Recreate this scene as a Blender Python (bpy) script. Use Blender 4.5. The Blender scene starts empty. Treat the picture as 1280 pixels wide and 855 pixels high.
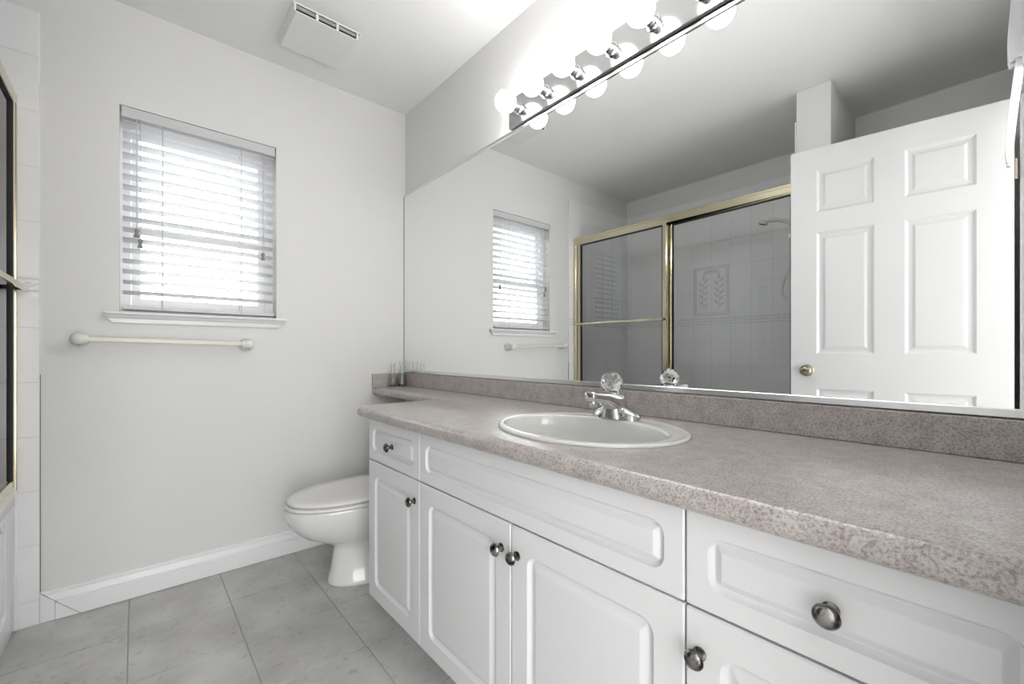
import bpy, bmesh, math, random
from mathutils import Vector, Matrix
random.seed(7)
S = bpy.context.scene
C = S.collection
PI = math.pi

# ------------------------------------------------------------------ camera
cd = bpy.data.cameras.new('camera')
cam = bpy.data.objects.new('camera', cd); C.objects.link(cam)
cam.location = (-1.2189, -2.3705, 1.0136)
cam.rotation_euler = (PI/2, 0, -math.radians(41.151))
cd.sensor_width = 36.0
cd.lens = 536.75/1280*36.0
cd.shift_y = (440.2-427.5)/1280
cd.clip_start = 0.01
S.camera = cam

# ------------------------------------------------------------------ light and exposure
S.view_settings.view_transform = 'Standard'
S.view_settings.look = 'None'
S.view_settings.gamma = 1
S.view_settings.exposure = 0.76
S.view_settings.use_curve_mapping = False
SKY = 6.0          # overcast sky outside the window
BULB = 13.5         # globe bulbs over the mirror
HALL = 44.0        # added fill light in the hallway behind the doorway
W = bpy.data.worlds.new('world'); S.world = W; W.use_nodes = True
bg = W.node_tree.nodes['Background']
bg.inputs[0].default_value = (0.93, 0.96, 1.0, 1); bg.inputs[1].default_value = SKY
pl = bpy.data.lights.new('window_portal', 'AREA'); pl.shape = 'RECTANGLE'; pl.size = 0.62; pl.size_y = 0.9
pl.cycles.is_portal = True
po = bpy.data.objects.new('window_portal', pl); C.objects.link(po)
po.location = (-0.986, 0.20, 1.60); po.rotation_euler = (-PI/2, 0, 0)

hl = bpy.data.lights.new('hallway_fill', 'AREA'); hl.shape = 'RECTANGLE'; hl.size = 1.9; hl.size_y = 2.2  # unseen area light added to brighten the room through the doorway
hl.energy = HALL; hl.color = (0.99, 0.995, 1.0)
ho = bpy.data.objects.new('hallway_fill', hl); C.objects.link(ho)
ho.location = (-1.5, -4.1, 1.1); ho.rotation_euler = (PI/2, 0, 0)
# sky above, darker ground below the horizon
wt = W.node_tree; tc = wt.nodes.new('ShaderNodeTexCoord'); sp_ = wt.nodes.new('ShaderNodeSeparateXYZ'); cr = wt.nodes.new('ShaderNodeValToRGB')
cr.color_ramp.elements[0].position = 0.47; cr.color_ramp.elements[0].color = (0.24, 0.24, 0.235, 1)
cr.color_ramp.elements[1].position = 0.53; cr.color_ramp.elements[1].color = (0.96, 0.98, 1.0, 1)
ma = wt.nodes.new('ShaderNodeMath'); ma.operation = 'MULTIPLY_ADD'; ma.inputs[1].default_value = 0.5; ma.inputs[2].default_value = 0.5
wt.links.new(tc.outputs['Generated'], sp_.inputs[0]); wt.links.new(sp_.outputs['Z'], ma.inputs[0]); wt.links.new(ma.outputs[0], cr.inputs[0]); wt.links.new(cr.outputs[0], bg.inputs[0])

# ------------------------------------------------------------------ materials
def mat(name, col, rough=0.5, metal=0.0, coat=0.0, spec=0.5):
    m = bpy.data.materials.new(name); m.use_nodes = True
    b = m.node_tree.nodes['Principled BSDF']
    b.inputs['Base Color'].default_value = (*col, 1)
    b.inputs['Roughness'].default_value = rough
    b.inputs['Metallic'].default_value = metal
    b.inputs['Coat Weight'].default_value = coat
    b.inputs['Specular IOR Level'].default_value = spec
    return m
def N(m, t, **k):
    n = m.node_tree.nodes.new(t)
    for a, v in k.items():
        if a.startswith('i_'): n.inputs[a[2:].replace('_', ' ')].default_value = v
        else: setattr(n, a, v)
    return n
def L(m, a, b): m.node_tree.links.new(a, b)
def mottled(name, c0, c1, scale, rough=0.5, bump=0.0, detail=6, pos=(0.35, 0.65), metal=0, bscale=None, **k):
    m = mat(name, c0, rough, metal, **k)
    g = N(m, 'ShaderNodeNewGeometry')
    n = N(m, 'ShaderNodeTexNoise', i_Scale=scale, i_Detail=detail)
    r = N(m, 'ShaderNodeValToRGB')
    r.color_ramp.elements[0].position = pos[0]; r.color_ramp.elements[1].position = pos[1]
    r.color_ramp.elements[0].color = (*c0, 1); r.color_ramp.elements[1].color = (*c1, 1)
    L(m, g.outputs['Position'], n.inputs['Vector']); L(m, n.outputs[0], r.inputs[0])
    b = m.node_tree.nodes['Principled BSDF']
    L(m, r.outputs[0], b.inputs['Base Color'])
    if bump:
        n2 = N(m, 'ShaderNodeTexNoise', i_Scale=bscale or scale*3, i_Detail=4)
        L(m, g.outputs['Position'], n2.inputs['Vector'])
        bp = N(m, 'ShaderNodeBump', i_Strength=bump, i_Distance=0.002)
        L(m, n2.outputs[0], bp.inputs['Height']); L(m, bp.outputs[0], b.inputs['Normal'])
    return m
M_wall = mottled('greige_paint', (0.75, 0.747, 0.733), (0.76, 0.757, 0.743), 3, 0.6, 0.06, bscale=180)
M_olive = M_wall
M_ceil = mottled('ceiling_paint', (0.89, 0.89, 0.89), (0.90, 0.90, 0.90), 3, 0.8, 0.08, bscale=120)
M_trim = mat('white_gloss_paint', (0.87, 0.87, 0.88), 0.3)
M_door = mat('white_door_paint', (0.70, 0.70, 0.705), 0.38)
M_cab = mat('white_thermofoil', (0.77, 0.77, 0.78), 0.28)
M_gap = mat('dark_gap', (0.05, 0.05, 0.05), 0.9)
M_porc = mat('porcelain', (0.80, 0.80, 0.79), 0.07, coat=0.4)
M_sink = mat('sink_porcelain', (0.70, 0.70, 0.68), 0.10, coat=0.3)
M_seat = mat('seat_plastic', (0.80, 0.79, 0.77), 0.2)
M_tub = mat('tub_acrylic', (0.87, 0.87, 0.88), 0.2)
M_tile = mottled('white_wall_tile', (0.87, 0.87, 0.88), (0.89, 0.89, 0.90), 8, 0.15)
M_wgrout = mat('pale_grout', (0.78, 0.78, 0.79), 0.8)
M_relief = mat('relief_tile', (0.73, 0.73, 0.74), 0.25)
M_fgrout = mat('floor_grout', (0.56, 0.555, 0.54), 0.9)
M_brass = mat('pale_brass', (0.62, 0.57, 0.42), 0.16, 1.0)
M_brassd = mat('aged_brass', (0.36, 0.33, 0.25), 0.25, 1.0)
M_chrome = mat('chrome', (0.66, 0.66, 0.67), 0.09, 1.0)
M_brush = mat('brushed_metal', (0.75, 0.75, 0.76), 0.25, 1.0)
M_rubber = mat('black_rubber', (0.02, 0.02, 0.02), 0.6)
M_mirror = mat('mirror_silver', (0.93, 0.94, 0.935), 0.0, 1.0)
M_plate = mat('mirror_backplate', (0.60, 0.60, 0.60), 0.12, 1.0)
M_slat = mat('white_blind_vinyl', (0.82, 0.82, 0.83), 0.4)
m = M_slat; nt = m.node_tree; b = nt.nodes['Principled BSDF']
tl = N(m, 'ShaderNodeBsdfTranslucent'); tl.inputs[0].default_value = (0.9, 0.9, 0.9, 1)
x_ = N(m, 'ShaderNodeMixShader'); x_.inputs[0].default_value = 0.3
L(m, b.outputs[0], x_.inputs[1]); L(m, tl.outputs[0], x_.inputs[2]); L(m, x_.outputs[0], nt.nodes['Material Output'].inputs[0])
M_cord = mat('blind_cord', (0.55, 0.55, 0.57), 0.8)
M_tassel = mat('grey_tassel', (0.30, 0.30, 0.31), 0.5)
M_ivory = mat('ivory_plastic', (0.74, 0.72, 0.62), 0.3)
M_bracket = mat('white_ceramic', (0.80, 0.80, 0.77), 0.25)
M_vent = mat('vent_plastic', (0.82, 0.82, 0.82), 0.45)
M_dark = mat('vent_dark', (0.015, 0.015, 0.015), 0.8)
M_grille = mat('grey_grille', (0.42, 0.42, 0.42), 0.6)
M_caulk = mat('old_dark_caulk', (0.16, 0.15, 0.14), 0.8)
M_cloth = mat('white_cloth', (0.86, 0.86, 0.88), 0.9)
M_hall = mat('hall_paint', (0.86, 0.855, 0.84), 0.8)

# mottled floor tile
M_floor = mottled('stone_floor_tile', (0.47, 0.465, 0.45), (0.62, 0.615, 0.595), 5, 0.42, 0.25, detail=10, bscale=60)
m = M_floor; nt = m.node_tree
g = N(m, 'ShaderNodeNewGeometry'); n = N(m, 'ShaderNodeTexNoise', i_Scale=32, i_Detail=8, i_Roughness=0.7)
r = N(m, 'ShaderNodeValToRGB'); r.color_ramp.elements[0].position = 0.30; r.color_ramp.elements[1].position = 0.44
r.color_ramp.elements[0].color = (0.62, 0.62, 0.61, 1); r.color_ramp.elements[1].color = (1, 1, 1, 1)
L(m, g.outputs['Position'], n.inputs['Vector']); L(m, n.outputs[0], r.inputs[0])
mx = N(m, 'ShaderNodeMix', data_type='RGBA', blend_type='MULTIPLY'); mx.inputs[0].default_value = 1
b = nt.nodes['Principled BSDF']; src = b.inputs['Base Color'].links[0].from_socket
L(m, src, mx.inputs[6]); L(m, r.outputs[0], mx.inputs[7]); L(m, mx.outputs[2], b.inputs['Base Color'])

# mauve laminate: fibrous light veins on a mauve-grey ground
M_lam = mat('mauve_laminate', (0.3, 0.26, 0.25), 0.28, coat=0.25); m = M_lam
M_lam.node_tree.nodes['Principled BSDF'].inputs['Coat Roughness'].default_value = 0.2
g = N(m, 'ShaderNodeNewGeometry')
n1 = N(m, 'ShaderNodeTexNoise', i_Scale=34, i_Detail=7, i_Roughness=0.6)
r1 = N(m, 'ShaderNodeValToRGB')
e = r1.color_ramp.elements; e[0].position = 0.33; e[0].color = (0.355, 0.30, 0.293, 1); e[1].position = 0.68; e[1].color = (0.52, 0.485, 0.455, 1)
n2 = N(m, 'ShaderNodeTexNoise', i_Scale=95, i_Detail=5, i_Roughness=0.65, i_Distortion=2.2)
r2 = N(m, 'ShaderNodeValToRGB')
e = r2.color_ramp.elements; e[0].position = 0.44; e[0].color = (0, 0, 0, 1); e[1].position = 0.5; e[1].color = (1, 1, 1, 1)
k = r2.color_ramp.elements.new(0.56); k.color = (0, 0, 0, 1)
n3 = N(m, 'ShaderNodeTexNoise', i_Scale=240, i_Detail=3)
r3 = N(m, 'ShaderNodeValToRGB')
e = r3.color_ramp.elements; e[0].position = 0.36; e[0].color = (0.62, 0.6, 0.6, 1); e[1].position = 0.52; e[1].color = (1, 1, 1, 1)
for q in (n1, n2, n3): L(m, g.outputs['Position'], q.inputs['Vector'])
for q, rr in ((n1, r1), (n2, r2), (n3, r3)): L(m, q.outputs[0], rr.inputs[0])
mv = N(m, 'ShaderNodeMix', data_type='RGBA'); mv.inputs[7].default_value = (0.68, 0.65, 0.625, 1)
sc = N(m, 'ShaderNodeMath', operation='MULTIPLY'); sc.inputs[1].default_value = 0.6
L(m, r2.outputs[0], sc.inputs[0]); L(m, sc.outputs[0], mv.inputs[0]); L(m, r1.outputs[0], mv.inputs[6])
mm = N(m, 'ShaderNodeMix', data_type='RGBA', blend_type='MULTIPLY'); mm.inputs[0].default_value = 1
L(m, mv.outputs[2], mm.inputs[6]); L(m, r3.outputs[0], mm.inputs[7])
L(m, mm.outputs[2], m.node_tree.nodes['Principled BSDF'].inputs['Base Color'])

# tarnished pewter knobs
M_knob = mottled('pewter', (0.055, 0.05, 0.045), (0.36, 0.35, 0.33), 60, 0.22, detail=5, pos=(0.38, 0.62), metal=1.0)

def pane_mat(name, tint, ior):
    m = bpy.data.materials.new(name); m.use_nodes = True; nt = m.node_tree
    nt.nodes.remove(nt.nodes['Principled BSDF'])
    t = N(m, 'ShaderNodeBsdfTransparent'); t.inputs[0].default_value = (*tint, 1)
    gl = N(m, 'ShaderNodeBsdfGlossy'); gl.inputs['Roughness'].default_value = 0.0
    f = N(m, 'ShaderNodeFresnel'); f.inputs[0].default_value = ior
    x = N(m, 'ShaderNodeMixShader')
    L(m, f.outputs[0], x.inputs[0]); L(m, t.outputs[0], x.inputs[1]); L(m, gl.outputs[0], x.inputs[2])
    L(m, x.outputs[0], nt.nodes['Material Output'].inputs[0])
    return m
M_pane = pane_mat('window_glass', (0.97, 0.98, 0.98), 1.3)
M_shower = pane_mat('shower_glass', (0.985, 0.99, 0.99), 1.45)
def glass(name, col, ior=1.49, rough=0.0):
    m = mat(name, col, rough); m.node_tree.nodes['Principled BSDF'].inputs['Transmission Weight'].default_value = 1
    m.node_tree.nodes['Principled BSDF'].inputs['IOR'].default_value = ior
    return m
M_crystal = glass('clear_acrylic', (0.97, 0.98, 0.98))
M_vase = glass('clear_glass', (0.95, 0.98, 0.95), 1.45)
def emit(name, col, s):
    m = bpy.data.materials.new(name); m.use_nodes = True
    b = m.node_tree.nodes['Principled BSDF']; b.inputs['Base Color'].default_value = (0.9, 0.9, 0.9, 1)
    b.inputs['Emission Color'].default_value = (*col, 1); b.inputs['Emission Strength'].default_value = s
    return m
M_bulb = emit('glowing_opal_glass', (1.0, 0.99, 0.97), BULB)

# ------------------------------------------------------------------ helpers
def link(name, me, mats, parent=None, loc=(0, 0, 0)):
    o = bpy.data.objects.new(name, me); C.objects.link(o)
    for q in (mats if isinstance(mats, (list, tuple)) else [mats]): me.materials.append(q)
    o.location = loc
    if parent: o.parent = parent
    return o
def root_of(o):
    while o.parent: o = o.parent
    return o
def obj(name, bm, mt, parent=None, smooth=0, loc=None, norm=True):
    """bm is in world coordinates; it is stored relative to its thing's base"""
    if norm: bmesh.ops.recalc_face_normals(bm, faces=bm.faces)
    o0 = Vector(root_of(parent).location) if parent else Vector(loc or (0, 0, 0))
    R = root_of(parent).get('_rz', 0) if parent else 0
    bmesh.ops.translate(bm, verts=bm.verts, vec=-o0)
    me = bpy.data.meshes.new(name); bm.to_mesh(me); bm.free()
    if smooth:
        for p in me.polygons: p.use_smooth = True
        if smooth < 180: me.set_sharp_from_angle(angle=math.radians(smooth))
    return link(name, me, mt, parent, (0, 0, 0) if parent else o0)
def tag(o, label, cat, group=None, kind=None):
    o['label'] = label; o['category'] = cat
    if group: o['group'] = group
    if kind: o['kind'] = kind
    return o
def thing(name, loc, label, cat, group=None, kind=None):
    o = bpy.data.objects.new(name, None); C.objects.link(o); o.location = loc; o.empty_display_size = 0.05
    return tag(o, label, cat, group, kind)
def struct(name, bm, mt, label, cat, smooth=0, loc=None, parent=None):
    o = obj(name, bm, mt, parent, smooth, loc)
    return tag(o, label, cat, None, 'structure')

def box(bm, x0, x1, y0, y1, z0, z1, bev=0.0, seg=2):
    v = [bm.verts.new((x, y, z)) for x in (x0, x1) for y in (y0, y1) for z in (z0, z1)]
    fs = [(0, 1, 3, 2), (4, 6, 7, 5), (0, 4, 5, 1), (2, 3, 7, 6), (0, 2, 6, 4), (1, 5, 7, 3)]
    F = [bm.faces.new([v[i] for i in f]) for f in fs]
    if bev:
        es = list({e for f in F for e in f.edges})
        bmesh.ops.bevel(bm, geom=es, offset=bev, segments=seg, affect='EDGES', profile=0.5)
def Bx(*a, **k):
    bm = bmesh.new(); box(bm, *a, **k); return bm
def loft(bm, rings, cap0=True, cap1=True, closed=True):
    R = [[bm.verts.new(p) for p in r] for r in rings]
    n = len(R[0])
    for a, b in zip(R, R[1:]):
        for i in range(n if closed else n-1):
            j = (i+1) % n
            bm.faces.new((a[i], a[j], b[j], b[i]))
    if cap0: bm.faces.new(R[0][::-1])
    if cap1: bm.faces.new(R[-1])
    return R
def frame_of(d):
    d = Vector(d).normalized()
    u = d.cross(Vector((0, 0, 1)))
    if u.length < 1e-4: u = d.cross(Vector((0, 1, 0)))
    u.normalize(); return u, d.cross(u)
def tube(bm, pts, rad, n=12, cap=True):
    pts = [Vector(p) for p in pts]
    if not isinstance(rad, (list, tuple)): rad = [rad]*len(pts)
    rings = []
    u = None
    for i, p in enumerate(pts):
        d = (pts[min(i+1, len(pts)-1)]-pts[max(i-1, 0)]).normalized()
        if u is None: u, w = frame_of(d)
        else:
            u = (u-d*u.dot(d)).normalized(); w = d.cross(u)
        rings.append([p+(u*math.cos(2*PI*k/n)+w*math.sin(2*PI*k/n))*rad[i] for k in range(n)])
    loft(bm, rings, cap, cap)
def lathe(bm, prof, c, axis=(0, 0, 1), n=32):
    """prof: list of (radius, height along axis)"""
    a = Vector(axis).normalized(); u, w = frame_of(a); c = Vector(c)
    rings = []
    for r, h in prof:
        r = max(r, 1e-4)
        rings.append([c+a*h+(u*math.cos(2*PI*k/n)+w*math.sin(2*PI*k/n))*r for k in range(n)])
    loft(bm, rings)
def rrect(u0, u1, v0, v1, r, n=6):
    r = min(r, (u1-u0)/2-1e-4, (v1-v0)/2-1e-4); out = []
    for (cu, cv, a0) in ((u1-r, v1-r, 0), (u0+r, v1-r, PI/2), (u0+r, v0+r, PI), (u1-r, v0+r, 1.5*PI)):
        for k in range(n+1):
            a = a0+PI/2*k/n
            out.append((cu+r*math.cos(a), cv+r*math.sin(a)))
    return out
def extrude_poly(bm, poly, f0, f1):
    """poly of 2D points mapped by f0 and f1 to two 3D outlines"""
    loft(bm, [[f0(p) for p in poly], [f1(p) for p in poly]])
def bez(p0, p1, p2, p3, n=16):
    return [tuple((1-t)**3*a+3*(1-t)**2*t*b+3*(1-t)*t*t*c+t**3*d for a, b, c, d in zip(p0, p1, p2, p3)) for t in [i/n for i in range(n+1)]]

# ------------------------------------------------------------------ setting
H = 2.44
YN = -2.43             # near wall face
XW = -2.3286           # tub back wall
XP = -1.5345           # front of the stub wall at the tub's end
XR = -2.10             # back of the recess behind the door
DX0, DX1 = -1.5445, -0.75   # doorway
WX0, WX1, WZ0, WZ1 = -1.272, -0.698, 1.178, 2.026   # window opening

fl = bmesh.new(); box(fl, -2.5, 0.1, -4.2, 0.15, -0.1, -0.004)
floor = struct('floor', fl, M_fgrout, 'grey stone-look tiled bathroom floor', 'floor')
ft = bmesh.new()
xs = [-0.622-0.31*k for k in range(-3, 6)]; ys = [-0.304-0.31*k for k in range(-2, 8)]
for x in xs:
    for y in ys:
        x0, x1 = max(x-0.31+0.0016, -1.548), min(x-0.0016, -0.002)
        y0, y1 = max(y-0.31+0.0016, YN-0.1), min(y-0.0016, -0.002)
        if x1-x0 > 0.01 and y1-y0 > 0.01: box(ft, x0, x1, y0, y1, -0.01, 0.0, 0.0012, 1)
obj('floor_tiles', ft, M_floor, floor)
ft = bmesh.new()
for y in ys:
    for x in (-1.552, -1.862):
        x0, x1 = max(x-0.31+0.0016, XR), x-0.0016
        y0, y1 = max(y-0.31+0.0016, YN-0.1), min(y-0.0016, -1.779)
        if x1-x0 > 0.01 and y1-y0 > 0.01: box(ft, x0, x1, y0, y1, -0.01, 0.0, 0.0012, 1)
obj('floor_tiles', ft, M_floor, floor)

struct('ceiling', Bx(-2.45, 0.1, -4.2, 0.14, H, H+0.1), M_ceil, 'flat white bathroom ceiling', 'ceiling')
struct('wall_right', Bx(0, 0.1, -2.53, 0.14, 0, H), M_wall, 'pale greige wall behind the mirror and vanity', 'wall')
bm = bmesh.new()
box(bm, -2.45, WX0, 0, 0.14, 0, H); box(bm, WX1, 0, 0, 0.14, 0, H)
box(bm, WX0, WX1, 0, 0.14, 0, WZ0); box(bm, WX0, WX1, 0, 0.14, WZ1, H)
struct('wall_far', bm, M_wall, 'pale greige wall with the blind-covered window', 'wall')
struct('wall_left', Bx(-2.45, XW, -1.777, 0, 0, H), M_wall, 'wall behind the bathtub', 'wall')
bm = bmesh.new(); box(bm, XW, XP, -1.777, -1.6204, 0, H, 0.004, 2)
struct('wall_partition', bm, M_wall, 'stub wall closing the end of the bathtub alcove', 'wall')
struct('wall_recess', Bx(-2.45, XR, YN-0.1, -1.777, 0, H), M_wall, 'back wall of the recess behind the open door', 'wall')
bm = bmesh.new()
box(bm, XR, DX0, YN-0.1, YN, 0, H); box(bm, DX1, 0, YN-0.1, YN, 0, H); box(bm, DX0, DX1, YN-0.1, YN, 2.08, H)
struct('wall_near', bm, M_wall, 'wall with the doorway beside the vanity', 'wall')
# hallway beyond the doorway
bm = bmesh.new()
box(bm, -2.45, -2.4, -4.2, YN-0.1, 0, H); box(bm, 0.05, 0.1, -4.2, YN-0.1, 0, H); box(bm, -2.4, 0.05, -4.2, -4.15, 0, H)
struct('wall_hall', bm, M_hall, 'plain pale walls of the hallway outside the doorway', 'wall')

# casing and jamb of the doorway
bm = bmesh.new()
for (x0, x1) in ((DX0-0.062, DX0-0.004), (DX1+0.004, DX1+0.062)):
    box(bm, x0, x1, YN, YN+0.014, 0, 2.084, 0.003, 1)
box(bm, DX0-0.062, DX1+0.062, YN, YN+0.014, 2.084, 2.145, 0.003, 1)
struct('trim_1', bm, M_trim, 'white door casing around the doorway', 'trim')
bm = bmesh.new()
box(bm, DX0, DX0+0.012, YN-0.1, YN+0.004, 0, 2.08); box(bm, DX1-0.012, DX1, YN-0.1, YN+0.004, 0, 2.08)
box(bm, DX0+0.012, DX1-0.012, YN-0.1, YN+0.004, 2.068, 2.08)
struct('trim_2', bm, M_trim, 'white door jamb lining the doorway', 'trim')

# wall tiles of the bathtub alcove
ROWS = [(0.0, 0.092), (0.092, 0.295), (0.295, 0.497), (0.497, 0.70), (0.70, 0.902), (0.902, 1.104), (1.104, 1.237),
        (1.29, 1.495), (1.495, 1.70), (1.70, 1.905), (1.905, 2.11), (2.11, 2.28)]
BORD = (1.237, 1.29)
def tiled(name, label, f, ulist, zmin=0.0, skip=None, parent=None):
    """f(u, z, d): wall point d metres out of the wall"""
    bm = bmesh.new(); g_ = 0.0011
    us = sorted(ulist)
    def slab(u0, u1, z0, z1, d0, d1, bev):
        ring = lambda i, d: [f(u0+i, z0+i, d), f(u1-i, z0+i, d), f(u1-i, z1-i, d), f(u0+i, z1-i, d)]
        loft(bm, [ring(0, d0), ring(0, d1-bev), ring(bev, d1)])
    for a, b_ in zip(us, us[1:]):
        for z0, z1 in ROWS:
            if z1 <= zmin+0.02: continue
            slab(a+g_, b_-g_, max(z0, zmin)+g_, z1-g_, 0.0, 0.008, 0.0012)
    o = obj(name, bm, M_tile, parent); tag(o, label, 'tiles', None, 'structure')
    bm = bmesh.new()
    loft(bm, [[f(us[0], zmin, d), f(us[-1], zmin, d), f(us[-1], 2.28, d), f(us[0], 2.28, d)] for d in (0.0, 0.0066)])
    obj('grout', bm, M_wgrout, o)
    # decorated border strip: pale raised rails with a leafy scroll between
    bm = bmesh.new(); u0, u1 = us[0]+g_, us[-1]-g_
    slab(u0, u1, BORD[0]+g_, BORD[1]-g_, 0.0, 0.0078, 0.001)
    br = obj('border_strip', bm, M_tile, o)
    bm = bmesh.new()
    for zz in (BORD[0]+0.005, BORD[1]-0.005):
        slab(u0, u1, zz-0.0022, zz+0.0022, 0.007, 0.0095, 0.0008)
    zc = (BORD[0]+BORD[1])/2; nseg = max(2, int((u1-u0)/0.012)); pts = []
    for i in range(nseg+1):
        u = u0+(u1-u0)*i/nseg; pts.append(f(u, zc+0.009*math.sin((u-u0)/0.075*2*PI), 0.0082))
    tube(bm, pts, 0.0019, 5)
    k = 0; u = u0+0.019
    while u < u1-0.02:
        s = 1 if k % 2 == 0 else -1
        lathe_pts = [f(u+dx, zc+s*(-0.004)+dz, 0.0084) for dx, dz in ((-0.010, 0), (-0.005, 0.006), (0.004, 0.006), (0.011, 0), (0.004, -0.005), (-0.005, -0.005))]
        base_pts = [f(u+dx, zc+s*(-0.004)+dz, 0.0070) for dx, dz in ((-0.010, 0), (-0.005, 0.006), (0.004, 0.006), (0.011, 0), (0.004, -0.005), (-0.005, -0.005))]
        loft(bm, [base_pts, lathe_pts]); u += 0.0375; k += 1
    obj('relief', bm, M_relief, br)
    return o
uF = [-1.4913-0.15*k for k in range(6)]+[XW]
tiled('wall_tiles_far', 'white ceramic tiles beside the bathtub on the window wall', lambda u, z, d: Vector((u, -d, z)), uF)
obj('caulk_line', Bx(-1.4912, -1.4894, -0.004, -0.0005, 0.0, 0.93), M_caulk, [o for o in bpy.data.objects if o.name == 'wall_tiles_far'][0])
uB = [-0.0575-0.15*k for k in range(11)]+[-0.0085, -1.612]
tb = tiled('wall_tiles_left', 'white ceramic tiles with a floral panel behind the bathtub', lambda u, z, d: Vector((XW+d, u, z)), uB, 0.46)
tiled('wall_tiles_partition', 'white ceramic tiles behind the shower head', lambda u, z, d: Vector((u, -1.6204+d, z)), [-1.5355-0.15*k for k in range(6)]+[XW+0.0085], 0.0)
# raised floral panel in the tiles
bm = bmesh.new()
py0, py1, pz0, pz1 = -0.947, -0.663, 1.315, 1.712
X = lambda y, z, d: Vector((XW+0.008+d, y, z))
for inset, w in ((0.0, 0.009), (0.018, 0.004)):
    a0, a1, b0, b1 = py0+inset, py1-inset, pz0+inset, pz1-inset
    for (ya, yb, za, zb) in ((a0, a1, b0, b0+w), (a0, a1, b1-w, b1), (a0, a0+w, b0+w, b1-w), (a1-w, a1, b0+w, b1-w)):
        loft(bm, [[X(ya, za, 0), X(yb, za, 0), X(yb, zb, 0), X(ya, zb, 0)], [X(ya, za, 0.004), X(yb, za, 0.004), X(yb, zb, 0.004), X(ya, zb, 0.004)]])
def leaf(cy, cz, ang, ln, wd):
    ring0, ring1 = [], []
    for k in range(10):
        a = 2*PI*k/10; lu = math.cos(a)*ln/2; lv = math.sin(a)*wd/2*(1-0.4*math.cos(a))
        yy = cy+lu*math.cos(ang)-lv*math.sin(ang); zz = cz+lu*math.sin(ang)+lv*math.cos(ang)
        ring0.append(X(yy, zz, 0)); ring1.append(X(cy+(yy-cy)*0.7, cz+(zz-cz)*0.7, 0.004))
    loft(bm, [ring0, ring1])
for s in (-1, 1):
    cy = (py0+py1)/2+s*0.062
    tube(bm, [X(cy+s*0.006*math.sin(t*5), 1.36+t*0.26, 0.002) for t in [i/12 for i in range(13)]], 0.002, 6)
    for i in range(9):
        leaf(cy+(0.022 if i % 2 else -0.022), 1.40+i*0.025, PI/2+(-0.8 if i % 2 else 0.8), 0.045, 0.018)
    leaf(cy, 1.63, PI/2, 0.05, 0.022)
for i in range(7): leaf((py0+py1)/2+(i-3)*0.017, 1.664+0.012*math.cos((i-3)*0.5), PI/2+(i-3)*-0.25, 0.034, 0.014)
obj('floral_panel', bm, M_relief, tb)

# baseboard on the window wall: moulded profile with a mitred end piece
prof = [(0.0, 0.0022), (0.0145, 0.0022), (0.0150, 0.069), (0.0105, 0.0715), (0.0105, 0.0745), (0.0128, 0.077), (0.0100, 0.088), (0.0060, 0.097), (0.0052, 0.100), (0.0085, 0.103), (0.0085, 0.111), (0.006, 0.115), (0.0, 0.1155)]
bm = bmesh.new()
loft(bm, [[Vector((-0.004, -p, z)) for p, z in prof], [Vector((-1.4905+0.112*(1-z/0.115), -p, z)) for p, z in prof]])
bb = struct('baseboard_far', bm, M_trim, 'white moulded baseboard under the towel bar', 'baseboard')
bm = bmesh.new()
tri = [(-1.4905, 0.002), (-1.452, 0.002), (-1.452, 0.072), (-1.4905, 0.112)]
loft(bm, [[Vector((x, 0, z)) for x, z in tri], [Vector((x, -0.009, z)) for x, z in tri]])
tri = [(-1.4505, 0.002), (-1.384, 0.002), (-1.4505, 0.070)]
loft(bm, [[Vector((x, 0, z)) for x, z in tri], [Vector((x, -0.012, z)) for x, z in tri]])
obj('return_piece', bm, M_trim, bb)
bm = bmesh.new(); box(bm, XR, XR+0.012, YN, -1.777, 0, 0.11, 0.003, 1); box(bm, XR+0.012, XP, -1.789, -1.777, 0, 0.11, 0.003, 1)
struct('baseboard_left', bm, M_trim, 'white baseboard in the recess behind the door', 'baseboard')

# ------------------------------------------------------------------ window
w = thing('window_1', (-0.985, 0.09, WZ0), 'white vinyl single-hung window in the far wall', 'window', None, 'structure')
FX0, FX1 = WX0, WX1
bm = bmesh.new()
box(bm, FX0, FX0+0.035, 0.075, 0.135, WZ0, WZ1); box(bm, FX1-0.035, FX1, 0.075, 0.135, WZ0, WZ1)
box(bm, FX0+0.035, FX1-0.035, 0.075, 0.135, WZ0, WZ0+0.03); box(bm, FX0+0.035, FX1-0.035, 0.075, 0.135, WZ1-0.045, WZ1)
fr = obj('window_frame', bm, M_trim, w)
for nm, z0, z1, y0, y1, a in (('upper_sash', 1.52, WZ1-0.046, 0.105, 0.13, 0.026), ('lower_sash', WZ0+0.031, 1.555, 0.078, 0.104, 0.03)):
    bm = bmesh.new(); x0, x1 = FX0+0.0355, FX1-0.0355
    box(bm, x0, x0+a, y0, y1, z0, z1); box(bm, x1-a, x1, y0, y1, z0, z1)
    box(bm, x0+a, x1-a, y0, y1, z0, z0+0.035); box(bm, x0+a, x1-a, y0, y1, z1-0.035, z1)
    s_ = obj(nm, bm, M_trim, w)
    obj('pane', Bx(x0+a, x1-a, (y0+y1)/2-0.002, (y0+y1)/2+0.002, z0+0.035, z1-0.035), M_pane, s_)
bm = bmesh.new()   # stool and apron, one moulded sill
sp = [(0.0, 1.134), (-0.012, 1.134), (-0.014, 1.150), (-0.022, 1.157), (-0.026, 1.164), (-0.040, 1.167), (-0.042, 1.172), (-0.040, 1.178), (0.0, 1.178)]
def sx(z, s):
    e = 0 if z > 1.163 else (1.163-z)/0.029*0.026
    return (-1.318+e) if s < 0 else (-0.660-e)
loft(bm, [[Vector((sx(z, -1), y, z)) for y, z in sp], [Vector((sx(z, 1), y, z)) for y, z in sp]])
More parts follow.
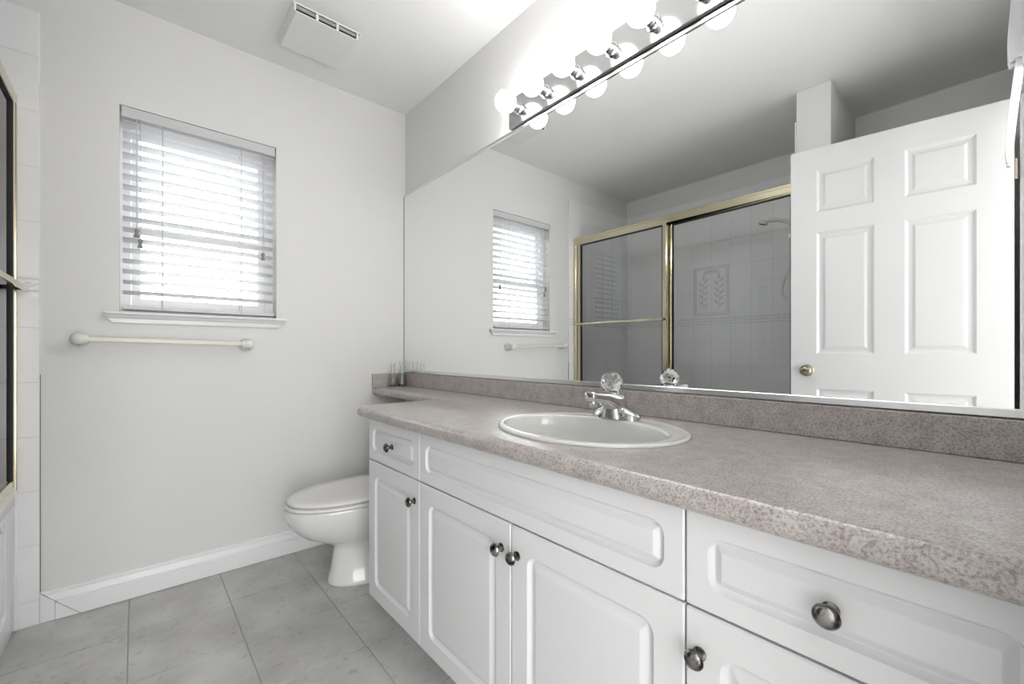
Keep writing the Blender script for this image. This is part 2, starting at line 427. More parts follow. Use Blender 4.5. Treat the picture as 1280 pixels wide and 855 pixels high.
box(bm, WX0, WX1, 0.0, 0.075, 1.170, 1.178)
struct('trim_3', bm, M_trim, 'white moulded window sill under the blind', 'window sill')

# ------------------------------------------------------------------ blind
t = thing('window_blind', (-0.985, 0.03, WZ1), 'white two-inch venetian blind filling the window, slats open', 'blind')
BX0, BX1 = WX0+0.006, WX1-0.006
obj('headrail', Bx(BX0, BX1, 0.002, 0.055, 1.981, 2.024, bev=0.002), M_slat, t)
bm = bmesh.new()
zz = 1.962; zs = []
while zz > 1.222: zs.append(zz); zz -= 0.0437
for z in zs:
    pts = []
    for k in range(5):
        s = k/4; pts.append((0.004+0.048*s, z+0.004*math.sin(PI*s)-0.010*(s-0.5)))
    ring = lambda x: [Vector((x, y, q+0.0013)) for y, q in pts]+[Vector((x, y, q-0.0013)) for y, q in pts[::-1]]
    loft(bm, [ring(BX0+0.003), ring(BX1-0.003)])
obj('slats', bm, M_slat, t, 40)
obj('bottom_rail', Bx(BX0+0.003, BX1-0.003, 0.003, 0.053, 1.190, 1.207, bev=0.003), M_slat, t)
for x in (-1.135, -0.846):
    bm = bmesh.new(); tube(bm, [(x, 0.0015, 1.984), (x, 0.0015, 1.188)], 0.0012, 6); tube(bm, [(x, 0.0545, 1.984), (x, 0.0545, 1.188)], 0.0012, 6)
    obj('ladder_cord', bm, M_cord, t, 60)
for x, zb in ((-1.219, 1.507), (-1.207, 1.465), (-0.757, 1.477)):
    bm = bmesh.new(); tube(bm, [(x, -0.003, 1.984), (x, -0.003, zb+0.016)], 0.0011, 6)
    pc = obj('pull_cord', bm, M_cord, t, 60)
    bm = bmesh.new(); lathe(bm, [(0.004, 0.018), (0.0085, 0.014), (0.0075, 0.008), (0.0055, 0.0), (0.0075, -0.008), (0.0105, -0.014), (0.006, -0.017)], (x, -0.003, zb), n=16)
    obj('tassel', bm, M_tassel, pc, 50)

# ------------------------------------------------------------------ towel bar
t = thing('towel_bar', (-1.105, -0.03, 1.06), 'ivory towel bar on white brackets below the window', 'towel bar')
bm = bmesh.new(); a, b_ = Vector((-1.372, -0.062, 1.0645)), Vector((-0.840, -0.062, 1.0515))
ring = lambda p: [p+Vector((0, u, v)) for u, v in rrect(-0.009, 0.009, -0.009, 0.009, 0.0025, 3)]
loft(bm, [ring(a), ring(b_)]); obj('bar', bm, M_ivory, t, 40)
for x, z, s in ((-1.385, 1.0645, 1), (-0.826, 1.0515, -1)):
    bm = bmesh.new()
    lathe(bm, [(0.030, 0.0), (0.030, 0.006), (0.026, 0.012), (0.0215, 0.026), (0.021, 0.052), (0.0215, 0.070), (0.018, 0.080), (0.009, 0.086), (0.001, 0.087)], (x, 0, z), (0, -1, 0), 28)
    br = obj('bracket', bm, M_bracket, t, 50)
    bm = bmesh.new(); lathe(bm, [(0.019, -0.006), (0.0195, 0.012), (0.016, 0.020), (0.0135, 0.0205)], (x+s*0.008, -0.062, z), (s, 0, 0), 24)
    obj('socket_collar', bm, M_bracket, br, 50)
    bm = bmesh.new(); lathe(bm, [(0.0035, 0), (0.0035, 0.0015)], (x, -0.058, z-0.0222), (0, 0, -1), 10); obj('set_screw', bm, M_rubber, br)

# ------------------------------------------------------------------ ceiling vent
t = thing('exhaust_vent', (-0.60, -0.335, H-0.035), 'white boxy exhaust fan cover on the ceiling', 'vent')
bm = bmesh.new()
bo = (-0.742, -0.468, -0.476, -0.196); bi = (-0.732, -0.480, -0.4755, -0.214)
zt, zb = H, H-0.037
def rect4(b, z): return [Vector((b[0], b[2], z)), Vector((b[1], b[2], z)), Vector((b[1], b[3], z)), Vector((b[0], b[3], z))]
A = [bm.verts.new(p) for p in rect4(bo, zt-0.0005)]; A2 = [bm.verts.new(p) for p in rect4(bo, zt-0.006)]
B = [bm.verts.new(p) for p in rect4(bi, zb+0.003)]
b2 = (bi[0]+0.004, bi[1]-0.004, bi[2]+0.0006, bi[3]-0.004)
Cc = [bm.verts.new(p) for p in rect4(b2, zb)]
for P_, Q_ in ((A, A2), (A2, B), (B, Cc)):
    for i in range(4):
        if P_ is A2 and i == 0: continue      # open front
        bm.faces.new((P_[i], P_[(i+1) % 4], Q_[(i+1) % 4], Q_[i]))
bm.faces.new(Cc)
cv = obj('cover', bm, M_vent, t)
ye = bo[2]
for fx in (0.335, 0.665):
    xx = bi[0]+(bi[1]-bi[0])*fx; bm = bmesh.new(); box(bm, xx-0.005, xx+0.005, ye+0.0005, ye+0.006, zb+0.002, zt-0.006)
    obj('slot_rib', bm, M_vent, t)
for xx in (bi[0]-0.002, bi[1]+0.002):
    bm = bmesh.new(); box(bm, xx-0.004, xx+0.004, ye+0.0005, ye+0.005, zb+0.003, zt-0.006); obj('slot_cheek', bm, M_vent, t)
bm = bmesh.new(); box(bm, bi[0]+0.0025, bi[1]-0.0025, ye+0.012, ye+0.013, zb+0.001, zt-0.002); obj('slot_shade_sheet', bm, M_dark, t)  # black sheet stands in for the shade inside the open slot
bm = bmesh.new(); box(bm, bi[0]+0.003, bi[1]-0.003, ye+0.0075, ye+0.009, zb+0.0165, zt-0.0062)
for k in range(40):
    xx = bi[0]+0.006+k*(bi[1]-bi[0]-0.012)/39
    box(bm, xx-0.0008, xx+0.0008, ye+0.0062, ye+0.0075, zb+0.0165, zt-0.0062)
obj('grille', bm, M_grille, t)

# ------------------------------------------------------------------ mirror
MZ0, MZ1 = 0.893, 1.958
t = thing('wall_mirror', (-0.005, -1.215, MZ0), 'wide frameless wall mirror above the countertop', 'mirror')
bm = bmesh.new(); box(bm, -0.010, -0.003, YN+0.002, -0.004, MZ0+0.004, MZ1-0.003); obj('mirror_glass', bm, M_mirror, t)
bm = bmesh.new(); box(bm, -0.0155, -0.0003, YN+0.002, -0.003, MZ0, MZ0+0.0165, 0.0015, 1); obj('bottom_channel', bm, M_brush, t)
bm = bmesh.new(); box(bm, -0.0145, -0.0003, YN+0.002, -0.003, MZ1-0.014, MZ1, 0.0015, 1); obj('top_channel', bm, M_brush, t)
bm = bmesh.new(); box(bm, -0.011, -0.0003, -0.0035, -0.0003, MZ0+0.0165, MZ1-0.014); obj('side_edge', bm, M_dark, t)

# ------------------------------------------------------------------ vanity light
LY0, LY1 = -0.985, -2.215
t = thing('vanity_light', (-0.01, -1.6, 2.022), 'mirrored vanity light bar with a row of round white bulbs', 'light')
bm = bmesh.new(); box(bm, -0.027, -0.0005, LY1, LY0, 1.9605, 2.083, 0.003, 2); obj('backplate', bm, M_plate, t)
smesh = None
for i in range(8):
    y = -1.052-0.1533*i
    if smesh is None:
        bm = bmesh.new(); lathe(bm, [(0.024, 0.0), (0.024, 0.004), (0.0205, 0.006), (0.0195, 0.016), (0.0205, 0.017), (0.0205, 0.021), (0.0195, 0.022), (0.0200, 0.036), (0.018, 0.037)], (-0.0272, y, 2.022), (-1, 0, 0), 24)
        so = obj('lamp_socket', bm, M_chrome, t, 40)
        bm = bmesh.new()
        pr = [(0.0135, 0.030)]
        for k in range(3, 21):
            a = PI*k/20; pr.append((max(0.0425*math.sin(a), 0.0004), 0.0735-0.0425*math.cos(a)))
        lathe(bm, pr, (-0.0272, y, 2.022), (-1, 0, 0), 32)
        bo_ = obj('light_bulb', bm, M_bulb, so, 180)
        smesh = (so, bo_, y)
    else:
        c = smesh[0].copy(); C.objects.link(c); c.parent = t; c.location = (0, y-smesh[2], 0)
        d = smesh[1].copy(); C.objects.link(d); d.parent = c

# ------------------------------------------------------------------ countertop
ZC = 0.813
SC = (-0.321, -1.646); SA = (0.2149, 0.2640)       # sink rim centre and half axes
def arc(cx, cy, r, a0, a1, n): return [(cx+r*math.cos(a0+(a1-a0)*k/n), cy+r*math.sin(a0+(a1-a0)*k/n)) for k in range(n+1)]
xf = -0.604
out = [(-0.0006, YN+0.001), (-0.0006, -0.0006), (-0.211, -0.0006)]
out += arc(-0.211-0.125, -0.640, 0.125, 0, -PI/2, 12)          # fillet from the shelf into the deep counter
out += arc(xf+0.035, -0.765-0.035, 0.035, PI/2, PI, 6)
out += [(xf, YN+0.001)]
def inset(poly, d):
    n = len(poly); res = []
    for i in range(n):
        p0, p1, p2 = Vector(poly[i-1]), Vector(poly[i]), Vector(poly[(i+1) % n])
        e1 = (p1-p0).normalized(); e2 = (p2-p1).normalized()
        n1 = Vector((-e1.y, e1.x)); n2 = Vector((-e2.y, e2.x)); b_ = (n1+n2)
        b_ = b_/max(b_.dot(n1), 0.2)
        if p1.x > -0.001: b_ = Vector((0, 0))
        elif p1.y > -0.001 or p1.y < YN+0.002: b_ = Vector((b_.x, 0))
        res.append(p1+b_*d)
    return res
area = sum(out[i-1][0]*out[i][1]-out[i][0]*out[i-1][1] for i in range(len(out)))
sg = 1 if area > 0 else -1
bm = bmesh.new(); rings = []
R_ = 0.020
for k in range(9):
    a = -PI/2+PI*k/8
    rings.append([Vector((p.x, p.y, ZC-R_+R_*math.sin(a))) for p in inset(out, sg*R_*(1-math.cos(a)))])
RR = loft(bm, rings, False, False)
hole = [bm.verts.new((SC[0]+SA[0]*0.965*math.cos(2*PI*k/48), SC[1]+SA[1]*0.965*math.sin(2*PI*k/48), ZC)) for k in range(48)]
he = [bm.edges.new((hole[k], hole[(k+1) % 48])) for k in range(48)]
hole2 = [bm.verts.new((v.co.x, v.co.y, ZC-2*R_)) for v in hole]
he2 = [bm.edges.new((hole2[k], hole2[(k+1) % 48])) for k in range(48)]
for rg, hh_ in ((RR[-1], he), (RR[0], he2)):
    st = set(rg); oe = [e for e in bm.edges if all(v in st for v in e.verts)]
    bmesh.ops.triangle_fill(bm, use_beauty=True, edges=oe+hh_)
for k in range(48): bm.faces.new((hole[k], hole[(k+1) % 48], hole2[(k+1) % 48], hole2[k]))
t = thing('countertop', (-0.3, -1.215, ZC-0.04), 'mauve-grey laminate vanity countertop with narrow shelf over the toilet', 'countertop')
ct = obj('worktop', bm, M_lam, t, 40)
bm = bmesh.new(); box(bm, -0.0205, -0.0006, YN+0.001, -0.0006, ZC, 0.8905, 0.003, 2); obj('backsplash', bm, M_lam, t)
bm = bmesh.new(); box(bm, -0.211, -0.021, -0.0205, -0.0006, ZC, 0.8905, 0.003, 2); obj('side_splash', bm, M_lam, t)

# ------------------------------------------------------------------ sink
t = thing('sink', (SC[0], SC[1], ZC), 'oval white drop-in sink set in the countertop', 'sink')
bm = bmesh.new()
BC = (-0.344, -1.638); BA = (0.160, 0.2335); n = 64
def ell(c, a, b, z): return [Vector((c[0]+a*math.cos(2*PI*k/n), c[1]+b*math.sin(2*PI*k/n), z)) for k in range(n)]
mixc = lambda s: (SC[0]*(1-s)+BC[0]*s, SC[1]*(1-s)+BC[1]*s)
rings = [ell(SC, SA[0], SA[1], ZC+0.0005), ell(SC, SA[0]+0.0005, SA[1]+0.0005, ZC+0.003), ell(SC, SA[0]-0.002, SA[1]-0.002, ZC+0.0065), ell(SC, SA[0]-0.006, SA[1]-0.006, ZC+0.0078),
         ell(SC, SA[0]-0.012, SA[1]-0.011, ZC+0.0060), ell(mixc(0.35), SA[0]*0.65+BA[0]*0.35-0.008, SA[1]*0.65+BA[1]*0.35-0.006, ZC+0.0058),
         ell(mixc(0.8), BA[0]+0.011, BA[1]+0.008, ZC+0.0066), ell(BC, BA[0]+0.004, BA[1]+0.004, ZC+0.0060), ell(BC, BA[0], BA[1], ZC+0.001)]
for k in range(1, 11):
    s = k/10; f_ = (1-s**2.6)*0.90+0.10 if k < 10 else 0.10
    rings.append(ell((BC[0]+0.01*s, BC[1]), BA[0]*f_, BA[1]*(f_ if f_ > 0.3 else f_*0.75), ZC+0.001-0.147*math.sin(s*PI/2)**0.8))
loft(bm, rings, False, True)
b2_ = bmesh.new()
obj('basin', bm, M_sink, t, 180)
bm = bmesh.new(); lathe(bm, [(0.021, 0.0), (0.021, 0.003), (0.013, 0.004), (0.011, 0.002), (0.001, 0.002)], (BC[0]+0.01, BC[1], ZC-0.1460), n=24); obj('drain', bm, M_chrome, t, 40)

# ------------------------------------------------------------------ faucet
FX, FY, FZ = -0.152, -1.618, ZC+0.0068
t = thing('faucet', (FX, FY, FZ), 'chrome faucet with a faceted clear knob behind the sink', 'faucet')
bm = bmesh.new()
# escutcheon: sections along y; half width and height rise to the middle
secs = []
for k in range(21):
    s = -1+2*k/20; q = abs(s)
    hw = 0.0285*math.sqrt(max(0.0, 1-q**5))+0.0008
    hh = 0.011+0.034*max(0, 1-q)**0.7 if q < 0.97 else 0.008
    y = FY+s*0.079
    sec = [Vector((FX-hw, y, FZ))]
    for j in range(9):
        a = PI*j/8
        sec.append(Vector((FX-hw*0.97*math.cos(a), y, FZ+0.004+(hh-0.004)*math.sin(a)**0.7)))
    sec.append(Vector((FX+hw, y, FZ)))
    secs.append(sec)
loft(bm, secs)
bs = obj('base', bm, M_chrome, t, 50)
bm = bmesh.new()
loft(bm, [[Vector((FX+ox+a, FY+b_, FZ+z)) for a, b_ in rrect(-hx, hx, -hy, hy, min(hx, hy)*0.8, 6)] for z, hx, hy, ox in ((0.002, 0.034, 0.037, -0.006), (0.014, 0.033, 0.034, -0.006), (0.032, 0.032, 0.0295, -0.006), (0.050, 0.030, 0.027, -0.006), (0.064, 0.026, 0.0245, -0.006), (0.071, 0.021, 0.020, -0.008), (0.073, 0.012, 0.012, -0.009))])
obj('body', bm, M_chrome, t, 60)
bm = bmesh.new()
# spout: rounded-rectangle sections from the hub out over the bowl
secs = []
for (x, zc, hw, hh) in ((FX+0.028, FZ+0.026, 0.020, 0.024), (FX+0.014, FZ+0.033, 0.0265, 0.032), (FX-0.008, FZ+0.040, 0.0280, 0.036), (FX-0.026, FZ+0.049, 0.0275, 0.030), (FX-0.045, FZ+0.057, 0.0255, 0.0235), (FX-0.065, FZ+0.063, 0.0235, 0.0185), (FX-0.090, FZ+0.067, 0.0210, 0.0155), (FX-0.114, FZ+0.070, 0.0195, 0.0140), (FX-0.125, FZ+0.071, 0.0180, 0.0125), (FX-0.128, FZ+0.0712, 0.0145, 0.009)):
    secs.append([Vector((x, FY+u, zc+v)) for u, v in rrect(-hw, hw, -hh, hh, min(hw, hh)*0.75, 5)])
loft(bm, secs); obj('spout', bm, M_chrome, t, 60)
bm = bmesh.new(); lathe(bm, [(0.0105, 0), (0.0115, 0.004), (0.0115, 0.014), (0.009, 0.017), (0.008, 0.012), (0.001, 0.012)], (FX-0.108, FY, FZ+0.0585), (0, 0, -1), 20); obj('aerator', bm, M_chrome, t, 50)
bm = bmesh.new(); lathe(bm, [(0.017, 0), (0.0165, 0.012), (0.0145, 0.022), (0.0125, 0.026)], (FX-0.012, FY, FZ+0.066), (-0.28, 0, 1), 24); obj('knob_collar', bm, M_chrome, t, 50)
bm = bmesh.new()
ax = Vector((-0.28, 0, 1)).normalized(); u, v_ = frame_of(ax); c0 = Vector((FX-0.0155, FY, FZ+0.078))
rings = []
for r, h, tw in ((0.013, 0.0, 0), (0.021, 0.005, 0), (0.0300, 0.016, 1), (0.0325, 0.028, 0), (0.0300, 0.041, 1), (0.0225, 0.053, 0), (0.0160, 0.0575, 0), (0.0145, 0.0565, 0)):
    rings.append([c0+ax*h+(u*math.cos(2*PI*(k+tw*0.5)/10)+v_*math.sin(2*PI*(k+tw*0.5)/10))*r for k in range(10)])
R10 = loft(bm, rings)
bmesh.ops.triangulate(bm, faces=[f for f in bm.faces if len(f.verts) == 4])
obj('knob', bm, M_crystal, t)['label'] = 'faceted clear acrylic knob'
bm = bmesh.new(); lathe(bm, [(0.0075, 0), (0.0075, 0.003), (0.001, 0.0032)], c0+ax*0.0567, ax, 16); obj('knob_cap', bm, M_chrome, t, 40)
bm = bmesh.new(); tube(bm, [(FX+0.03, FY, FZ+0.010), (FX+0.032, FY, FZ+0.040)], 0.0028, 8); lathe(bm, [(0.003, 0), (0.006, 0.003), (0.006, 0.008), (0.002, 0.011)], (FX+0.032, FY, FZ+0.040), n=12); obj('lift_rod', bm, M_chrome, t, 50)

# ------------------------------------------------------------------ cabinets
XC = -0.5617
def front(name, y0, y1, z0, z1, parent, mg, sp):
    """thermofoil front: flat frame, routed moat with rounded corners, raised field with a bevel"""
    bm = bmesh.new()
    f = lambda p, d: Vector((XC+d, p[0], p[1]))
    w_ = mg
    spec = [(0, 0.0185, 0.002), (0, 0.0025, 0.002), (0.0025, 0.0, 0.002), (w_, 0.0, 0.026), (w_+0.08*sp, 0.0030, 0.022), (w_+0.20*sp, 0.0078, 0.018), (w_+0.30*sp, 0.0092, 0.012), (w_+0.42*sp, 0.0092, 0.007),
            (w_+0.86*sp, 0.0022, 0.002), (w_+0.96*sp, 0.0007, 0.0012), (w_+sp, 0.0006, 0.001)]
    loft(bm, [[f(p, d) for p in rrect(y0+i, y1-i, z0+i, z1-i, max(r, 0.0008), 5)] for i, d, r in spec])
    return obj(name, bm, M_cab, parent, 28)
def knob(y, z, parent):
    bm = bmesh.new()
    lathe(bm, [(0.0105, 0.0), (0.0105, 0.002), (0.0065, 0.004), (0.0055, 0.010), (0.0065, 0.014), (0.0135, 0.0185), (0.0155, 0.0205), (0.0150, 0.0225), (0.0120, 0.0265), (0.0065, 0.0290), (0.0005, 0.0298)], (XC-0.0002, y, z), (-1, 0, 0), 28)
    return obj('knob', bm, M_knob, parent, 45)
ZG0, ZG1, ZB, ZT = 0.6115, 0.6155, 0.106, 0.7665
def cabinet(label, y0, y1, drawer_name, doors, dknob):
    """y0 > y1 (near the window first)"""
    t = thing('vanity_cabinet', (-0.28, (y0+y1)/2, 0), label, 'cabinet', None)
    bm = bmesh.new()
    ya, yb, xa, xb = y1+0.0004, y0-0.0004, XC+0.0195, -0.002
    box(bm, xa, xb, ya, ya+0.016, ZB-0.006, 0.7725); box(bm, xa, xb, yb-0.016, yb, ZB-0.006, 0.7725)
    box(bm, xa, xb, ya+0.016, yb-0.016, ZB-0.006, ZB+0.012); box(bm, xb-0.006, xb, ya+0.016, yb-0.016, ZB+0.012, 0.7725)
    box(bm, xa, xa+0.016, ya+0.016, yb-0.016, ZB+0.012, 0.7725)
    obj('carcass', bm, M_cab, t)
    obj('toe_kick', Bx(XC+0.085, -0.002, y1+0.0004, y0-0.0004, 0.0, ZB-0.0065), M_cab, t)
    bm = bmesh.new(); box(bm, XC+0.0186, XC+0.0194, y1+0.001, y0-0.001, ZB, 0.772); obj('gap_shadow_line', bm, M_gap, t)
    d = front(drawer_name, y1+0.0016, y0-0.0016, ZG1, ZT, t, 0.034, 0.022)
    if dknob is not None: knob(dknob, 0.689, d)
    for (a, b_, ky) in doors:
        o = front('door', b_+0.0016, a-0.0016, ZB, ZG0, t, 0.053, 0.029)
        knob(ky, 0.5465, o)
    return t
Y1, Y2, Y3, Y4 = -0.8, -1.1852, -1.6145, -2.0367
cabinet('narrow white cabinet with one drawer and one door beside the toilet', Y1, Y2, 'drawer', [(Y1, Y2, -1.153)], -0.995)
cabinet('wide white two-door cabinet under the sink with a false drawer front', Y2, Y4, 'false_front', [(Y2, Y3, -1.580), (Y3, Y4, -1.637)], None)
cabinet('white drawer-and-door cabinet right of the sink beside the doorway wall', Y4, YN+0.0035, 'drawer', [(Y4, YN+0.0035, -2.061)], -2.2275)

# ------------------------------------------------------------------ toilet
TY = -0.432
t = thing('toilet', (-0.35, TY, 0), 'white toilet with closed lid between vanity and window wall', 'toilet')
def egg(tip, back, hw, z, n=40, yc=TY, sq=2.0):
    """elongated oval: pointed round tip towards -x, flatter at the back"""
    c = back-(back-tip)*0.40; out_ = []
    for k in range(n):
        a = 2*PI*k/n; ca, sa = math.cos(a), math.sin(a)
        if ca < 0: x = c+(c-tip)*ca
        else: x = c+(back-c)*(abs(ca)**0.8)
        out_.append(Vector((x, yc+hw*math.copysign(abs(sa)**0.92, sa), z)))
    return out_
bm = bmesh.new()
rings = [egg(-0.585, -0.16, 0.122, 0.0), egg(-0.592, -0.16, 0.124, 0.008), egg(-0.588, -0.16, 0.121, 0.02), egg(-0.578, -0.16, 0.108, 0.06), egg(-0.570, -0.16, 0.101, 0.11), egg(-0.566, -0.15, 0.098, 0.15),
         egg(-0.572, -0.14, 0.100, 0.172), egg(-0.622, -0.12, 0.118, 0.195), egg(-0.678, -0.10, 0.142, 0.225), egg(-0.718, -0.09, 0.160, 0.258), egg(-0.744, -0.08, 0.173, 0.292), egg(-0.758, -0.07, 0.181, 0.325), egg(-0.763, -0.06, 0.184, 0.348), egg(-0.762, -0.06, 0.184, 0.357), egg(-0.757, -0.06, 0.181, 0.361)]
loft(bm, rings); obj('bowl', bm, M_porc, t, 180)
bm = bmesh.new()
loft(bm, [egg(-0.733, -0.275, 0.162, 0.3612), egg(-0.735, -0.273, 0.164, 0.3655), egg(-0.757, -0.263, 0.181, 0.3668), egg(-0.761, -0.262, 0.185, 0.370), egg(-0.760, -0.262, 0.184, 0.376), egg(-0.755, -0.264, 0.180, 0.379)]); obj('seat', bm, M_seat, t, 60)
bm = bmesh.new()
loft(bm, [egg(-0.726, -0.27, 0.156, 0.3791), egg(-0.728, -0.268, 0.158, 0.3835), egg(-0.751, -0.258, 0.178, 0.3848), egg(-0.754, -0.258, 0.181, 0.391), egg(-0.750, -0.260, 0.178, 0.397), egg(-0.735, -0.268, 0.166, 0.402), egg(-0.66, -0.31, 0.115, 0.405), egg(-0.56, -0.40, 0.04, 0.406)]); obj('lid', bm, M_seat, t, 60)
for s in (-1, 1): obj('hinge', Bx(-0.262, -0.232, TY+s*0.075-0.012, TY+s*0.075+0.012, 0.363, 0.400, bev=0.004), M_seat, t)
bm = bmesh.new()
loft(bm, [[Vector((x, y, z)) for x, y in rrect(x0, -0.022, TY-h_, TY+h_, 0.03, 6)] for z, x0, h_ in ((0.36, -0.195, 0.20), (0.37, -0.205, 0.208), (0.55, -0.218, 0.222), (0.688, -0.224, 0.228))]); obj('tank', bm, M_porc, t, 50)
bm = bmesh.new()
loft(bm, [[Vector((x, y, z)) for x, y in rrect(-0.232+i, -0.018-i*0.3, TY-0.236+i, TY+0.236-i, 0.03, 6)] for z, i in ((0.689, 0.004), (0.693, 0.0), (0.712, 0.0), (0.722, 0.008), (0.724, 0.03))]); obj('tank_lid', bm, M_porc, t, 50)
bm = bmesh.new(); lathe(bm, [(0.012, 0), (0.012, 0.006), (0.006, 0.008)], (-0.221, TY+0.15, 0.64), (-1, 0, 0), 16); tube(bm, [(-0.232, TY+0.15, 0.64), (-0.238, TY+0.12, 0.637), (-0.238, TY+0.075, 0.632)], [0.005, 0.005, 0.006], 8); obj('flush_lever', bm, M_chrome, t, 50)

# ------------------------------------------------------------------ vases on the shelf
def vase(x, y, sc_, prof, label):
    bm = bmesh.new(); o_ = [(r*sc_, h) for r, h in prof]
    inn = [(max(r*sc_-0.002, 0.0005), max(h, 0.006)) for r, h in prof[::-1]]
    lathe(bm, [(0.0005, 0.0)]+o_+inn+[(0.0005, 0.006)], (x, y, ZC+0.0005), n=28)
    o = obj('glass_vase', bm, M_vase, None, 60, (x, y, ZC+0.0005)); tag(o, label, 'vase', None)
vase(-0.106, -0.052, 1.0, [(0.017, 0.0), (0.021, 0.01), (0.023, 0.035), (0.020, 0.06), (0.013, 0.080), (0.010, 0.095), (0.0095, 0.115), (0.013, 0.135)], 'small clear glass bud vase on the shelf end, farther from mirror')
vase(-0.052, -0.058, 1.0, [(0.020, 0.0), (0.025, 0.012), (0.027, 0.04), (0.024, 0.07), (0.015, 0.090), (0.0115, 0.105), (0.0115, 0.125), (0.016, 0.145)], 'clear glass bud vase against the mirror corner')

# ------------------------------------------------------------------ bathtub
t = thing('bathtub', (-1.94, -0.81, 0), 'white alcove bathtub with moulded apron under the sliding glass doors', 'bathtub')
TX0, TX1, TY0, TY1, TZ = XW+0.0085, -1.552, -1.6118, -0.0085, 0.512
bm = bmesh.new()
rr = lambda i, z, r: [Vector((x, y, z)) for x, y in rrect(TX0+i, TX1-i, TY0+i, TY1-i, r, 6)]
loft(bm, [rr(0.004, 0.455, 0.003), rr(0.0, 0.460, 0.003), rr(0, TZ-0.008, 0.003), rr(0.003, TZ-0.002, 0.004), rr(0.008, TZ, 0.006), rr(0.075, TZ, 0.10), rr(0.085, TZ-0.004, 0.10), rr(0.095, TZ-0.03, 0.11), rr(0.125, 0.22, 0.13), rr(0.16, 0.15, 0.14), rr(0.22, 0.135, 0.14)], False, True)
obj('basin', bm, M_tub, t, 50)
bm = bmesh.new()
ap = lambda i, d, r: [Vector((TX1-0.006+d, y, z)) for y, z in rrect(TY0+i, TY1-i, 0.0+i*0.9, 0.459-i*0.3, r, 5)]
loft(bm, [ap(0, -0.03, 0.001), ap(0, 0.0, 0.001), ap(0.10, 0.0, 0.03), ap(0.108, -0.010, 0.03), ap(0.135, -0.010, 0.03), ap(0.148, 0.004, 0.02), ap(0.20, 0.004, 0.02)])
obj('apron', bm, M_tub, t, 30)
bm = bmesh.new(); tube(bm, [(TX1+0.001, TY1+0.003, 0.001), (TX1+0.001, TY1+0.003, TZ)], 0.006, 8); obj('caulk_bead', bm, M_trim, t, 60)

# ------------------------------------------------------------------ sliding shower doors
t = thing('shower_door', (-1.556, -0.81, TZ), 'brass framed sliding glass shower doors on the bathtub rim', 'shower door')
GX0, GX1 = -1.606, -1.546
GZ1 = 1.962
bm = bmesh.new()
hp = [(GX1, 1.905), (GX1, 1.938), (GX1-0.004, 1.945), (GX1-0.004, 1.955), (GX1-0.010, GZ1), (GX0+0.004, GZ1), (GX0, 1.955), (GX0, 1.905), (GX0+0.003, 1.905), (GX0+0.003, 1.95), (GX1-0.003, 1.95), (GX1-0.003, 1.905)]
loft(bm, [[Vector((x, y, z)) for x, z in hp] for y in (-0.0085, -1.6118)], True, True); obj('header', bm, M_brass, t)
for y0, y1 in ((-0.0085, -0.050), (-1.6118, -1.6000)):
    bm = bmesh.new(); box(bm, GX0, GX1-0.001, min(y0, y1), max(y0, y1), TZ+0.001, 1.9045, 0.003, 2)
    s = 1 if y1 > y0 else -1
    if s < 0: box(bm, GX1-0.002, GX1+0.0015, y0-0.026, y0-0.010, TZ+0.002, 1.904, 0.001, 1)
    obj('jamb', bm, M_brass, t)
bm = bmesh.new()
tp = [(GX1, TZ+0.0005), (GX1, TZ+0.020), (GX1-0.005, TZ+0.024), (GX1-0.010, TZ+0.010), (GX0+0.024, TZ+0.010), (GX0+0.022, TZ+0.022), (GX0+0.018, TZ+0.010), (GX0+0.006, TZ+0.010), (GX0, TZ+0.018), (GX0, TZ+0.0005)]
loft(bm, [[Vector((x, y, z)) for x, z in tp] for y in (-0.0505, -1.5995)]); obj('bottom_track', bm, M_brass, t)
def panel(xc, ya, yb, bar, we=0.030, turn=0.0):
    tw = lambda b_: bmesh.ops.rotate(b_, cent=(xc, ya, 0), matrix=Matrix.Rotation(turn, 3, 'Z'), verts=b_.verts)
    """ya nearer the window"""
    z0, z1 = TZ+0.024, 1.925
    bm = bmesh.new(); w_ = 0.030
    box(bm, xc-0.009, xc+0.009, ya-w_, ya, z0, z1, 0.003, 2); box(bm, xc-0.009, xc+0.009, yb, yb+we, z0, z1, 0.003, 2)
    box(bm, xc-0.008, xc+0.008, yb+we, ya-w_, z0, z0+0.026, 0.002, 1); box(bm, xc-0.008, xc+0.008, yb+we, ya-w_, z1-0.03, z1, 0.002, 1)
    tw(bm); p = obj('sliding_panel', bm, M_brass, t)
    gp = Bx(xc-0.002, xc+0.002, yb+we, ya-w_, z0+0.026, z1-0.03); tw(gp); obj('pane', gp, M_shower, p)
    bm = bmesh.new(); s0 = 0.0026
    box(bm, xc-0.010, xc+0.0098, ya-w_-0.004, ya-w_, z0+0.026, z1-0.03); box(bm, xc-0.0095, xc+0.0095, yb+we, yb+we+0.003, z0+0.026, z1-0.03)
    box(bm, xc-0.0095, xc+0.0095, yb+we+0.003, ya-w_-0.004, z1-0.036, z1-0.030)
    tw(bm); obj('rubber_seal', bm, M_rubber, p)
    if bar:
        bm = bmesh.new(); xb = xc+0.034
        secs = [[Vector((xb+u, y, 1.243+v)) for u, v in rrect(-0.006, 0.006, -0.009, 0.009, 0.003, 3)] for y in (ya+0.012, yb+0.012)]
        loft(bm, secs); tb_ = obj('towel_bar', bm, M_brass, p, 40)
        for y in (ya-0.012, yb+0.02):
            bm = bmesh.new(); box(bm, xc+0.0092, xb-0.0058, y-0.006, y+0.006, 1.236, 1.250, 0.002, 1); obj('standoff', bm, M_rubber, tb_)
panel(-1.5545, -0.055, -0.842, True)
panel(-1.5925, -0.836, -1.5985, False, 0.007, math.radians(2.75))

